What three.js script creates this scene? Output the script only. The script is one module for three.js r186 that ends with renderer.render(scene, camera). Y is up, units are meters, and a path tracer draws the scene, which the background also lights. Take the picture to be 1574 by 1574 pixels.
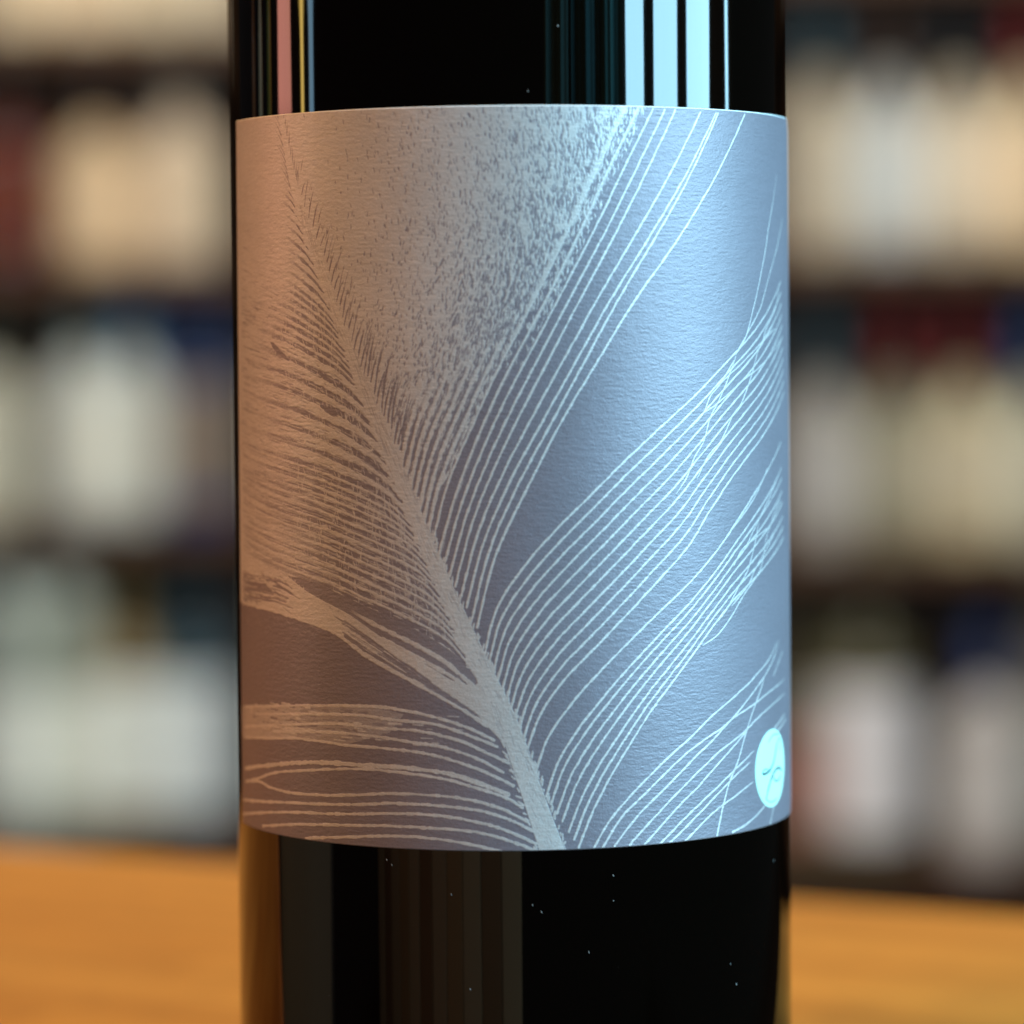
import * as THREE from 'three';
import { mergeGeometries } from 'three/addons/utils/BufferGeometryUtils.js';
import { RoundedBoxGeometry } from 'three/addons/geometries/RoundedBoxGeometry.js';
import { RectAreaLightUniformsLib } from 'three/addons/lights/RectAreaLightUniformsLib.js';

// ---------------------------------------------------------------- camera, light, exposure
const scene = new THREE.Scene();
const camera = new THREE.PerspectiveCamera(17.213, 1, 0.02, 40);
camera.position.set(0, 0.116, 0.4565);
camera.lookAt(0.0002, 0.116 - Math.tan(0.0516), 0.4565 - 1);
camera.rotateZ(-0.009);
camera.focus = 0.4285;
camera.userData.fStop = 9.3;

scene.background = new THREE.Color(0.012, 0.012, 0.013);
const renderer = new THREE.WebGLRenderer({ antialias: true });
renderer.toneMapping = THREE.LinearToneMapping;
renderer.toneMappingExposure = 1.0;
renderer.shadowMap.enabled = true;
RectAreaLightUniformsLib.init();

function areaLight(name, color, intensity, w, h, pos, target) {
  const l = new THREE.RectAreaLight(new THREE.Color(...color), intensity, w, h);
  l.name = name; l.position.set(...pos); l.lookAt(...target); scene.add(l);
  return l;
}
const DAY = [0.385, 0.76, 1.0], WARM = [1.0, 0.50, 0.20], SOFT = [1.0, 0.965, 0.91];
const WINDOW_X = 1.3, SILL = 0.06, HEAD = 1.42;
const PANES = [[0.894, 1.17], [0.448, 0.75], [0.045, 0.329], [-0.205, -0.175]];
const DAY_LEVEL = 24;
for (const [z0, z1] of PANES) {
  areaLight('window_daylight', DAY, DAY_LEVEL, z1 - z0, HEAD - SILL, [WINDOW_X - 0.006, (SILL + HEAD) / 2, (z0 + z1) / 2], [0, (SILL + HEAD) / 2, (z0 + z1) / 2]);
}
const WARM_AT = [-1.05, 1.45, 0.80];
areaLight('warm_panel_light', WARM, 10.6, 0.8, 0.8, WARM_AT, [0, 0.1, 0]);
const SHELF_AT = [0, 1.7, -2.05];
areaLight('shelf_panel_light', SOFT, 12.8, 2.4, 0.5, SHELF_AT, [0, -0.1, -3.4]);

// ---------------------------------------------------------------- helpers
let seed = 20240611;
function rnd() { seed = (seed * 1664525 + 1013904223) >>> 0; return seed / 4294967296; }
const mix = (a, b, t) => a + (b - a) * t;
const clamp01 = (t) => Math.min(1, Math.max(0, t));
const used = {};
function numbered(name) {
  used[name] = (used[name] ?? -1) + 1;
  return used[name] ? name + '_' + String(used[name]).padStart(3, '0') : name;
}
function mesh(name, geometry, material, parent) {
  const m = new THREE.Mesh(geometry, material);
  m.name = name; m.castShadow = m.receiveShadow = true;
  if (parent) parent.add(m);
  return m;
}
function thing(name, label, category, [x, y, z] = [0, 0, 0], group) {
  const o = new THREE.Group();
  o.name = numbered(name); o.position.set(x, y, z);
  o.userData = { label, category };
  if (group) o.userData.group = group;
  scene.add(o);
  return o;
}
function structure(name, geometry, material, pos) {
  const m = mesh(numbered(name), geometry, material);
  m.position.set(...pos); m.userData.kind = 'structure'; scene.add(m);
  return m;
}
const rgb = (r, g, b) => new THREE.Color().setRGB(r, g, b);
// value noise on an integer lattice
function hash(x, y, s) {
  let h = (x * 374761393 + y * 668265263 + s * 974634777) | 0;
  h = Math.imul(h ^ (h >>> 13), 1274126177);
  return ((h ^ (h >>> 16)) >>> 0) / 4294967296;
}
function noise(x, y, s = 0) {
  const xi = Math.floor(x), yi = Math.floor(y), u = x - xi, v = y - yi;
  const a = u * u * (3 - 2 * u), b = v * v * (3 - 2 * v);
  return mix(mix(hash(xi, yi, s), hash(xi + 1, yi, s), a), mix(hash(xi, yi + 1, s), hash(xi + 1, yi + 1, s), a), b);
}
function dataTexture(w, h, fill, srgb) {
  const d = new Uint8Array(w * h * 4);
  for (let y = 0; y < h; y++) for (let x = 0; x < w; x++) {
    const c = fill(x, y), k = (y * w + x) * 4;
    d[k] = clamp01(c[0]) * 255; d[k + 1] = clamp01(c[1]) * 255; d[k + 2] = clamp01(c[2]) * 255; d[k + 3] = 255;
  }
  const t = new THREE.DataTexture(d, w, h);
  t.magFilter = THREE.LinearFilter; t.minFilter = THREE.LinearMipmapLinearFilter; t.generateMipmaps = true;
  t.wrapS = t.wrapT = THREE.RepeatWrapping;
  if (srgb) t.colorSpace = THREE.SRGBColorSpace;
  t.needsUpdate = true;
  return t;
}
const toSRGB = (v) => v <= 0.0031308 ? v * 12.92 : 1.055 * Math.pow(v, 1 / 2.4) - 0.055;

// ---------------------------------------------------------------- the setting
const woodMap = dataTexture(1024, 512, (x, y) => {       // grain runs along x
  const warp = noise(x / 260, y / 34, 3) * 2.2 + noise(x / 90, y / 12, 4) * 0.5;
  const ring = 0.5 + 0.5 * Math.sin((y / 19 + warp * 2.4) * 2.1);
  const fibre = noise(x / 46, y / 1.6, 5), pore = noise(x / 18, y / 1.1, 6) > 0.83 ? 0.72 : 1;
  const t = 0.55 * ring + 0.45 * fibre, board = 0.88 + 0.24 * noise(3.5, Math.floor(y / 128), 9);
  return [toSRGB(mix(0.56, 0.80, t) * pore * board), toSRGB(mix(0.168, 0.272, t) * pore * board), toSRGB(mix(0.015, 0.032, t) * pore * board)];
}, true);
const tableWood = new THREE.MeshPhysicalMaterial({ map: woodMap, roughness: 0.7, specularIntensity: 0.6 });
const shelfWoodMap = dataTexture(256, 256, (x, y) => {
  const t = 0.5 * noise(x / 60, y / 5, 21) + 0.5 * noise(x / 20, y / 1.5, 22);
  return [toSRGB(mix(0.055, 0.12, t)), toSRGB(mix(0.024, 0.052, t)), toSRGB(mix(0.009, 0.02, t))];
}, true);
const shelfWood = new THREE.MeshStandardMaterial({ map: shelfWoodMap, roughness: 0.6 });
const floorMat = new THREE.MeshStandardMaterial({ map: (() => { const t = shelfWoodMap.clone(); t.repeat.set(4, 4); return t; })(), color: rgb(0.55, 0.30, 0.20), roughness: 0.7 });
structure('floor', new THREE.BoxGeometry(7, 0.1, 7), floorMat, [0, -0.81, -1.2]);

// wooden table: its far edge runs from the back left to the front right
{
  const t = thing('wooden_table', 'orange-brown wooden table carrying the large bottle with the feather label', 'table');
  const TURN = -Math.atan2(0.106, 0.223), L = 1.7, W = 0.292;
  t.position.set(-0.0085, 0, -0.2755);            // a point on the far edge
  t.rotation.y = TURN;
  const s = new THREE.Shape(), r = 0.011, th = 0.034;   // section across the board: z along, rounded edges
  s.moveTo(r, 0); s.lineTo(W - r, 0); s.absarc(W - r, -r, r, Math.PI / 2, 0, true); s.lineTo(W, -th + r);
  s.absarc(W - r, -th + r, r, 0, -Math.PI / 2, true); s.lineTo(r, -th); s.absarc(r, -th + r, r, -Math.PI / 2, -Math.PI, true);
  s.lineTo(0, -r); s.absarc(r, -r, r, Math.PI, Math.PI / 2, true);
  const g = new THREE.ExtrudeGeometry(s, { depth: L, bevelEnabled: false, curveSegments: 10 });
  g.rotateY(-Math.PI / 2); g.translate(0.205, 0, 0);
  const p = g.attributes.position, uv = new Float32Array(p.count * 2);
  for (let i = 0; i < p.count; i++) { uv[i * 2] = p.getX(i) / 0.9; uv[i * 2 + 1] = (p.getZ(i) + p.getY(i)) / 0.46; }
  g.setAttribute('uv', new THREE.BufferAttribute(uv, 2));
  mesh('tabletop', g, tableWood, t);
  const leg = new RoundedBoxGeometry(0.065, 0.72, 0.065, 2, 0.006);
  for (const [x, z] of [[-1.4, 0.06], [0.14, 0.06], [-1.4, W - 0.06], [0.14, W - 0.06]]) mesh('leg', leg, tableWood, t).position.set(x, -0.034 - 0.361, z);
  const rail = new RoundedBoxGeometry(1.45, 0.07, 0.022, 1, 0.003);
  for (const z of [0.06, W - 0.06]) mesh('apron_rail', rail, tableWood, t).position.set(-0.63, -0.034 - 0.037, z);
}
// ---------------------------------------------------------------- shelves and the bottles on them
const BOARD = 0.022, DEPTH = 0.3, FRONT = -3.32;
function shelfUnit(label, x0, x1, boards) {
  const t = thing('display_shelf', label, 'shelf', [(x0 + x1) / 2, -0.76, FRONT - DEPTH / 2]);
  const w = x1 - x0, top = 1.15;
  mesh('back_panel', new RoundedBoxGeometry(w - 0.06, top + 0.74, 0.012, 1, 0.002), shelfWood, t).position.set(0, (top + 0.76) / 2, -DEPTH / 2 + 0.004);
  for (const s of [-1, 1]) mesh('side_panel', new RoundedBoxGeometry(0.026, top + 0.76, DEPTH, 1, 0.002), shelfWood, t).position.set(s * (w / 2 - 0.015), (top + 0.76) / 2, 0);
  for (const y of boards) mesh('shelf_board', new RoundedBoxGeometry(w - 0.062, BOARD, DEPTH - 0.014, 1, 0.002), shelfWood, t).position.set(0, y + 0.76 - BOARD / 2, 0.006);
}
const LEFT = [0.86, 0.462, 0.200, -0.092, -0.446], RIGHT = [0.87, 0.535, 0.204, -0.128, -0.484];
shelfUnit('dark wooden shelf of bottles left of the large bottle', -2.6, -0.012, LEFT);
shelfUnit('dark wooden shelf of bottles right of the large bottle', 0.012, 2.6, RIGHT);

const glassOf = {}, paperOf = {}, foilOf = {};
const key = (c) => c.join();
const shade = (store, c, opts) => (store[key(c)] ??= new THREE.MeshPhysicalMaterial({ color: rgb(...c), ...opts }));
// body radius r, height h; the label wraps the front half of the straight part
function shelfBottle(label, px, y, o) {
  const { r = 0.037, h = 0.3, z = FRONT - 0.06, glass, paper, foil, band = [0.12, 0.50], shoulder = 0.54, cap = 0.70 } = o;
  const t = thing('wine_bottle', label, 'wine bottle', [(px - 787) / 1347 * (0.4565 - z) / 3.8565, y + 0.001, z], o.group);
  const P = [[0.001, 0.004], [r * 0.7, 0.002], [r * 0.93, 0], [r, 0.006], [r, h * (shoulder - 0.02)]];
  for (let k = 1; k <= 8; k++) { const a = k / 8; P.push([mix(r, 0.0145, a * a * (3 - 2 * a)), h * mix(shoulder, shoulder + 0.14, a)]); }
  P.push([0.0138, h * 0.985], [0.0150, h * 0.988], [0.0150, h], [0.001, h]);
  mesh('glass_body', new THREE.LatheGeometry(P.map((q) => new THREE.Vector2(...q)), 28), shade(glassOf, glass, { roughness: 0.12, clearcoat: 0.6, clearcoatRoughness: 0.08 }), t);
  if (foil) mesh('capsule', new THREE.LatheGeometry([[0.0160, h * Math.max(cap, shoulder + 0.15)], [0.0164, h * (Math.max(cap, shoulder + 0.15) + 0.006)], [0.0166, h * 1.003], [0.001, h * 1.006]].map((q) => new THREE.Vector2(...q)), 20), shade(foilOf, foil, { roughness: 0.45, metalness: 0.2 }), t);
  if (paper) {
    const n = 22, y0 = h * band[0], y1 = h * band[1], pos = [], idx = [];
    for (let i = 0; i <= n; i++) {
      const a = mix(-1.75, 1.75, i / n);
      for (const [rr, yy] of [[r + 0.0001, y0], [r + 0.0005, y0 + 0.0004], [r + 0.0005, y1 - 0.0004], [r + 0.0001, y1]]) pos.push(rr * Math.sin(a), yy, rr * Math.cos(a));
      if (i < n) for (let k = 0; k < 3; k++) { const b = i * 4 + k; idx.push(b, b + 4, b + 1, b + 1, b + 4, b + 5); }
    }
    const g = new THREE.BufferGeometry();
    g.setAttribute('position', new THREE.Float32BufferAttribute(pos, 3)); g.setIndex(idx); g.computeVertexNormals();
    mesh('label', g, shade(paperOf, paper, { roughness: 0.75 }), t);
  }
}
const S = (r, g, b, k = 1) => [r, g, b].map((v) => { v /= 255; return k * (v <= 0.04045 ? v / 12.92 : Math.pow((v + 0.055) / 1.055, 2.4)); });
const INK = S(26, 32, 36), TEAL = S(46, 76, 86), RUST = S(92, 34, 18), NAVY = S(44, 70, 118), WINE = S(110, 24, 26), BARK = S(58, 44, 36), OLIVE = S(84, 82, 58), SMOKE = S(112, 106, 94);
// right shelf, upper row
const R1 = RIGHT[2], R2 = RIGHT[3], R3 = RIGHT[4], L0 = LEFT[1], L1 = LEFT[2], L2 = LEFT[3], L3 = LEFT[4];
shelfBottle('beige bottle with dark teal capsule, upper right shelf row, beside the large bottle', 1264, R1, { h: 0.29, shoulder: 0.5, glass: S(196, 184, 158), paper: S(206, 196, 172), foil: TEAL, band: [0.1, 0.5] });
shelfBottle('bluish white bottle with charcoal capsule, upper right shelf row, second from large bottle', 1368, R1, { h: 0.29, shoulder: 0.5, glass: S(196, 198, 190), paper: S(216, 224, 222), foil: BARK, band: [0.1, 0.5] });
shelfBottle('cream bottle with black capsule, upper right shelf row, third from large bottle', 1474, R1, { h: 0.29, shoulder: 0.5, glass: S(206, 194, 168), paper: S(238, 226, 200), foil: INK });
shelfBottle('yellowish cream bottle with dark red capsule, upper right shelf row, at picture edge', 1580, R1, { h: 0.29, shoulder: 0.5, glass: S(226, 206, 166), paper: S(250, 226, 186), foil: WINE });
// right shelf, middle row
shelfBottle('grey cream bottle with dark teal neck, middle right shelf row, beside large bottle', 1268, R2, { h: 0.275, glass: S(176, 174, 164), paper: S(204, 204, 198), foil: TEAL, shoulder: 0.52 });
shelfBottle('greenish grey bottle with dark red capsule, middle right shelf row, second from large bottle', 1378, R2, { h: 0.28, shoulder: 0.5, glass: S(146, 142, 116), paper: S(182, 178, 154), foil: WINE });
shelfBottle('straw yellow bottle with wine red capsule, middle right shelf row, third from large bottle', 1482, R2, { h: 0.28, shoulder: 0.5, glass: S(206, 194, 156), paper: S(220, 210, 180), foil: WINE });
shelfBottle('pale greenish bottle with blue capsule, middle right shelf row, at picture edge', 1584, R2, { h: 0.27, shoulder: 0.5, glass: S(204, 204, 178), paper: S(222, 220, 196), foil: NAVY });
// right shelf, lower row
shelfBottle('pinkish brown label half hidden behind the large bottle, lower right shelf row', 1236, R3, { h: 0.3, glass: OLIVE, paper: S(168, 116, 98), foil: OLIVE, band: [0.12, 0.5] });
shelfBottle('dark olive bottle with a bright white label, lower row of the right shelf', 1334, R3, { h: 0.36, r: 0.054, z: FRONT - 0.055, glass: OLIVE, paper: S(250, 250, 250), foil: OLIVE, band: [0.1, 0.56], shoulder: 0.62 });
shelfBottle('pale grey bottle with navy blue neck, lower right shelf row, near picture edge', 1516, R3, { h: 0.27, r: 0.048, glass: S(200, 196, 190), paper: S(224, 222, 216), foil: NAVY, shoulder: 0.58 });
shelfBottle('tall pale green bottle cut by the right picture edge, lower shelf row', 1612, R3, { h: 0.39, r: 0.05, z: FRONT - 0.17, glass: S(172, 174, 156), paper: S(200, 202, 190), foil: S(172, 174, 156), band: [0.1, 0.6] });
// left shelf, top row: only the feet show
for (const [px, c, word] of [[36, S(226, 204, 166), 'at picture edge'], [142, S(232, 208, 170), 'second from picture edge'], [248, S(218, 200, 166), 'third from picture edge'], [352, S(206, 190, 160), 'next to large bottle']])
  shelfBottle('cream bottle showing only its base at the top left, ' + word, px, L0, { glass: c, paper: c, foil: INK, band: [0.04, 0.5] });
// left shelf, upper row
shelfBottle('rust brown bottle at the left picture edge, upper shelf row', 18, L1, { h: 0.24, r: 0.046, glass: RUST, paper: S(104, 44, 22), foil: BARK });
shelfBottle('tan bottle with dark capsule, upper left shelf row, beside the rust brown bottle', 156, L1, { h: 0.225, r: 0.044, glass: S(206, 176, 136), paper: S(226, 196, 154), foil: BARK, shoulder: 0.54, band: [0.04, 0.56] });
shelfBottle('pale tan bottle with grey capsule, upper left shelf row, beside the large bottle', 284, L1, { h: 0.25, r: 0.046, glass: S(208, 186, 158), paper: S(222, 198, 164), foil: SMOKE, shoulder: 0.52, band: [0.04, 0.54] });
// left shelf, middle row
shelfBottle('cream bottle cut by the left picture edge, middle shelf row', -14, L2, { h: 0.26, glass: S(208, 204, 178), paper: S(216, 212, 188), foil: S(48, 58, 46), band: [0.08, 0.62] });
shelfBottle('white bottle with dark green capsule, middle left shelf row', 124, L2, { h: 0.26, r: 0.0345, glass: S(196, 200, 190), paper: S(226, 226, 210), foil: S(70, 96, 92), band: [0.1, 0.58], shoulder: 0.6 });
shelfBottle('white bottle with slate blue capsule, middle left shelf row', 206, L2, { h: 0.26, r: 0.0345, glass: S(190, 196, 188), paper: S(220, 220, 204), foil: S(86, 126, 156), band: [0.1, 0.58], shoulder: 0.6 });
shelfBottle('grey brown bottle with navy capsule, middle left shelf row, beside large bottle', 312, L2, { h: 0.265, glass: NAVY, paper: S(140, 124, 108), foil: NAVY, band: [0.1, 0.6] });
// left shelf, lower row
shelfBottle('tall pale teal bottle at the left picture edge, lower shelf row', 10, L3, { h: 0.33, r: 0.04, glass: S(168, 178, 166), paper: S(236, 242, 230), foil: S(150, 160, 150), band: [0.12, 0.5], shoulder: 0.8 });
shelfBottle('tall pale green bottle, lower left shelf row, second from picture edge', 100, L3, { h: 0.33, r: 0.035, glass: S(164, 172, 156), paper: S(240, 244, 228), foil: S(140, 146, 132), band: [0.12, 0.5], shoulder: 0.8 });
shelfBottle('white bottle with olive brown neck, lower left shelf row', 192, L3, { h: 0.3, r: 0.036, glass: S(130, 110, 62), paper: S(242, 246, 234), foil: S(116, 98, 54), band: [0.1, 0.6], shoulder: 0.64 });
shelfBottle('white bottle with dark teal neck, lower left shelf row, beside large bottle', 294, L3, { h: 0.29, r: 0.04, glass: TEAL, paper: S(236, 244, 240), foil: TEAL, band: [0.1, 0.62], shoulder: 0.66 });

// further along the shelves, outside the picture: they show as streaks in the sides of the glass
[[-330, S(206, 176, 136)], [-640, S(84, 96, 40)], [-930, S(222, 198, 164)], [-1290, S(120, 70, 40)], [-1600, S(226, 206, 166)]].forEach(([px, c], i) => shelfBottle(['tan', 'olive green', 'cream', 'brown', 'pale yellow'][i] + ' bottle far along the left shelf, outside the picture', px, L0, { h: 0.28, r: 0.042, glass: c, paper: c, foil: BARK }));
[[1900, S(150, 168, 168)], [2180, S(206, 214, 214)], [2500, S(110, 130, 134)], [2830, S(190, 196, 190)], [3120, S(150, 168, 168)]].forEach(([px, c], i) => shelfBottle(['grey teal', 'white', 'slate', 'pale grey', 'dull teal'][i] + ' bottle far along the right shelf, outside the picture', px, RIGHT[1], { h: 0.29, r: 0.042, glass: c, paper: c, foil: TEAL }));

// ---------------------------------------------------------------- what lights the place, beyond the frame
const paint = new THREE.MeshStandardMaterial({ color: rgb(0.03, 0.032, 0.034), roughness: 0.5 });
{
  const w = thing('shop_window', 'tall window of three bright panes on the right, outside the picture', 'window', [WINDOW_X, SILL, 0.48]);
  const glow = new THREE.MeshStandardMaterial({ color: rgb(0.05, 0.05, 0.05), emissive: rgb(...DAY), emissiveIntensity: 0.8 });
  const H = HEAD - SILL;
  for (const [z0, z1] of PANES) mesh('pane', new THREE.BoxGeometry(0.006, H, z1 - z0), glow, w).position.set(0.004, H / 2, (z0 + z1) / 2 - 0.48);
  const edges = [[1.17, 1.24], [0.75, 0.894], [0.329, 0.448], [-0.175, 0.045], [-0.27, -0.205]];
  for (const [z0, z1] of edges) mesh('mullion', new RoundedBoxGeometry(0.05, H, z1 - z0, 1, 0.004), paint, w).position.set(0.02, H / 2, (z0 + z1) / 2 - 0.48);
  for (const y of [-0.04, H + 0.04]) mesh('frame_rail', new RoundedBoxGeometry(0.06, 0.08, 1.51, 1, 0.004), paint, w).position.set(0.02, y, 0.005);
}
{
  const p = thing('ceiling_lamp', 'square warm lamp panel hanging above left of the table, outside the picture', 'lamp', WARM_AT);
  p.lookAt(0, 0.1, 0);
  mesh('lamp_housing', new RoundedBoxGeometry(0.86, 0.86, 0.05, 1, 0.008), paint, p).position.set(0, 0, -0.035);
  mesh('lamp_diffuser', new THREE.BoxGeometry(0.8, 0.8, 0.004), new THREE.MeshStandardMaterial({ color: rgb(0.1, 0.1, 0.1), emissive: rgb(...WARM), emissiveIntensity: 1 }), p).position.set(0, 0, -0.006);
  const q = thing('ceiling_lamp', 'long lamp panel hanging above the shelves, outside the picture', 'lamp', SHELF_AT);
  q.lookAt(0, -0.1, -3.4);
  mesh('lamp_housing', new RoundedBoxGeometry(2.46, 0.56, 0.05, 1, 0.008), paint, q).position.set(0, 0, -0.035);
  mesh('lamp_diffuser', new THREE.BoxGeometry(2.4, 0.5, 0.004), new THREE.MeshStandardMaterial({ color: rgb(0.1, 0.1, 0.1), emissive: rgb(...SOFT), emissiveIntensity: 1 }), q).position.set(0, 0, -0.006);
}
// low cabinet on the left, outside the picture, with the lamps that streak the left side of the glass
{
  const c = thing('side_cabinet', 'dark wooden cabinet on the left, outside the picture', 'cabinet', [-1.62, -0.76, -0.55]);
  const warmWood = new THREE.MeshStandardMaterial({ color: rgb(0.42, 0.18, 0.07), roughness: 0.5 });
  mesh('cabinet_body', new RoundedBoxGeometry(0.4, 0.86, 1.7, 2, 0.004), shelfWood, c).position.set(0, 0.43, 0);
  mesh('cabinet_top', new RoundedBoxGeometry(0.43, 0.024, 1.74, 2, 0.004), shelfWood, c).position.set(0, 0.873, 0);
  for (const z of [-0.42, 0.42]) mesh('cabinet_door', new RoundedBoxGeometry(0.02, 0.74, 0.78, 1, 0.004), warmWood, c).position.set(0.212, 0.44, z);
  const brass = new THREE.MeshStandardMaterial({ color: rgb(0.7, 0.5, 0.2), roughness: 0.3, metalness: 1 });
  const lamp = (label, z, color, level, r, h, y) => {
    const l = thing('table_lamp', label, 'lamp', [-1.56, 0.126, z]);
    mesh('lamp_base', new THREE.CylinderGeometry(r * 0.55, r * 0.6, 0.014, 32), brass, l).position.y = 0.007;
    mesh('lamp_stem', new THREE.CylinderGeometry(0.006, 0.006, y, 16), brass, l).position.y = 0.014 + y / 2;
    mesh('lamp_shade', new THREE.CylinderGeometry(r * 0.85, r, h, 40, 1, false), new THREE.MeshStandardMaterial({ color: rgb(0.2, 0.2, 0.2), emissive: rgb(...color), emissiveIntensity: level }), l).position.y = 0.014 + y + h / 2;
    const p = new THREE.PointLight(rgb(...color), level * 0.035 * r / 0.1); p.name = 'table_lamp_light'; p.shadow.radius = 3; p.castShadow = true;
    p.position.set(0, 0.014 + y + h / 2, 0); l.add(p);
  };
  lamp('lamp with a pinkish red shade on the side cabinet, outside the picture', -0.30, [1.0, 0.36, 0.26], 6, 0.115, 0.26, 0.1);
  lamp('slim lamp with a yellow shade on the side cabinet, outside the picture', 0.0, [1.0, 0.66, 0.14], 9, 0.024, 0.40, 0.02);
  lamp('slim lamp with a pale blue shade on the side cabinet, outside the picture', 0.14, [0.35, 0.65, 0.9], 4.5, 0.034, 0.40, 0.02);
}
// planked counter behind the camera: its brown front shows as dim bands in the lower glass
{
  const c = thing('bar_counter', 'brown planked bar counter behind the camera, outside the picture', 'counter', [-0.95, -0.76, 1.3]);
  mesh('counter_top', new RoundedBoxGeometry(2.1, 0.03, 0.42, 2, 0.005), shelfWood, c).position.set(0, 0.735, 0.2);
  const tones = [[0.66, 0.32, 0.13], [0.76, 0.44, 0.22], [0.42, 0.19, 0.08], [0.70, 0.40, 0.20]];
  for (let k = 0; k < 11; k++) mesh('plank', new RoundedBoxGeometry(0.175, 0.7, 0.02, 1, 0.003), new THREE.MeshStandardMaterial({ color: rgb(...tones[(k * 5 + 1) % 4]), roughness: 0.6 }), c).position.set(-0.92 + k * 0.184, 0.355, 0.012);
}
{
  const c = thing('hanging_curtain', 'dark teal curtain hanging behind the camera, outside the picture', 'curtain', [0.9, 0.16, 1.5]);
  const rod = mesh('curtain_rod', new THREE.CylinderGeometry(0.012, 0.012, 1.1, 16), paint, c); rod.rotation.z = Math.PI / 2; rod.position.set(0, 1.42, 0);
  c.rotation.y = -2.6;
  const fabric = [[0.06, 0.20, 0.20], [0.04, 0.13, 0.14], [0.09, 0.19, 0.18]].map((q) => new THREE.MeshStandardMaterial({ color: rgb(...q), roughness: 0.9, side: THREE.DoubleSide }));
  for (let k = 0; k < 3; k++) {
    const g = new THREE.PlaneGeometry(0.34, 1.4, 40, 1), p = g.attributes.position;
    for (let i = 0; i < p.count; i++) p.setZ(i, 0.035 * Math.sin(p.getX(i) * 27 + 1.7 * k) + 0.014 * Math.sin(p.getX(i) * 71 + 2.3 * k));
    g.computeVertexNormals();
    mesh('curtain_panel', g, fabric[k], c).position.set(-0.35 + 0.35 * k, 0.71, 0.0);
  }
}
for (const [z, c, word] of [[-0.62, S(126, 132, 60), 'olive green'], [-0.86, S(226, 206, 166), 'cream'], [-1.1, S(150, 96, 60), 'brown']])
  { shelfBottle(word + ' bottle standing on the side cabinet, outside the picture', 0, 0.126, { h: 0.34, r: 0.045, glass: c, paper: c }); scene.children[scene.children.length - 1].position.set(-1.55, 0.126, z); }
// ---- the feather print, traced as lines in millimetres: [along the arc, above the base]
const SHAFT_LEFT = [[-33.5, 144.3], [-32.3, 139.7], [-31.3, 135.9], [-29.4, 130.9], [-26.9, 125.9], [-23.4, 117.7], [-19.8, 109.5], [-17.6, 104.7], [-16.6, 101.4], [-12.9, 93.3], [-9.6, 85.2], [-6.2, 77.1], [-2.5, 69], [0.2, 60.9], [3, 51.9]];
const SHAFT_RIGHT = [[-32.4, 144.2], [-31.1, 139.6], [-29.8, 135.9], [-28, 130.9], [-25.3, 125.9], [-22, 117.7], [-18.2, 109.5], [-15.9, 104.7], [-14.2, 101.4], [-10.8, 93.3], [-7.4, 85.2], [-3.6, 77.1], [0.3, 69], [3.3, 60.8], [6.6, 51.8]];
const LEFT_BARBS = [
  [[-32.3, 139.7], [-33.4, 140.8], [-34.6, 141.8], [-35.8, 142.8], [-37.1, 143.7], [-38.9, 144.6]],
  [[-29.4, 130.9], [-31, 132.5], [-33.4, 133.9], [-36.5, 135.3], [-39.7, 136.4], [-43.7, 137.5]],
  [[-23.4, 117.7], [-25.4, 119.7], [-28.4, 121.6], [-32.2, 123.4], [-37.1, 124.9], [-44.7, 126.4]],
  [[-19.8, 109.5], [-23, 112.1], [-27.4, 114.1], [-31.7, 115.6], [-36.9, 116.9], [-45.1, 118.1]],
  [[-12.9, 93.3], [-15, 95.2], [-17.5, 96.8], [-22.1, 98.5], [-29.2, 100.3], [-45.8, 103]],
  [[-9.7, 85.2], [-12.1, 87.5], [-15.6, 89.2], [-21.3, 91.2], [-28.9, 93.3], [-45.5, 96.1]],
  [[-5.2, 74.6], [-8.1, 77.8], [-13, 80.4], [-18.9, 82.7], [-26.3, 85], [-45.3, 88.5]]];
const LEFT_LOW = [
  [[-4.4, 72.1], [-8.1, 75.4], [-11.8, 77.5], [-15.7, 79.2], [-21.6, 81.8]],
  [[-3.8, 70.6], [-7.2, 73.5], [-11, 75.6], [-14.9, 77.5], [-18.9, 79.1]],
  [[-3.5, 69.4], [-6.7, 72], [-10.5, 74.1], [-13.8, 75.7]]];
const BAND_TOP = [[-46.3, 86.4], [-44, 85.7], [-37.4, 85.8], [-33.2, 85.4], [-28.7, 83.2], [-26, 82.2], [-21.6, 80.4], [-16.4, 77.1], [-12.8, 74.9], [-8, 71.6], [-3.3, 68.4]];
const BAND_LOW = [[-46.2, 81.4], [-44.1, 81.4], [-34.8, 80.9], [-24.9, 79.1], [-18.9, 75.9], [-11.2, 72.3], [-6.2, 69.6], [-3.2, 67.6]];
const WEDGE = [[-33, 85.8], [-28.7, 85.3], [-25.6, 84.6], [-18.9, 82.3], [-13, 80], [-7.2, 76.6], [-4.4, 73.1], [-7.2, 73.2], [-11, 75.3], [-16.4, 78.2], [-21.6, 81.2], [-25.9, 82.8], [-29.1, 84]];
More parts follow.
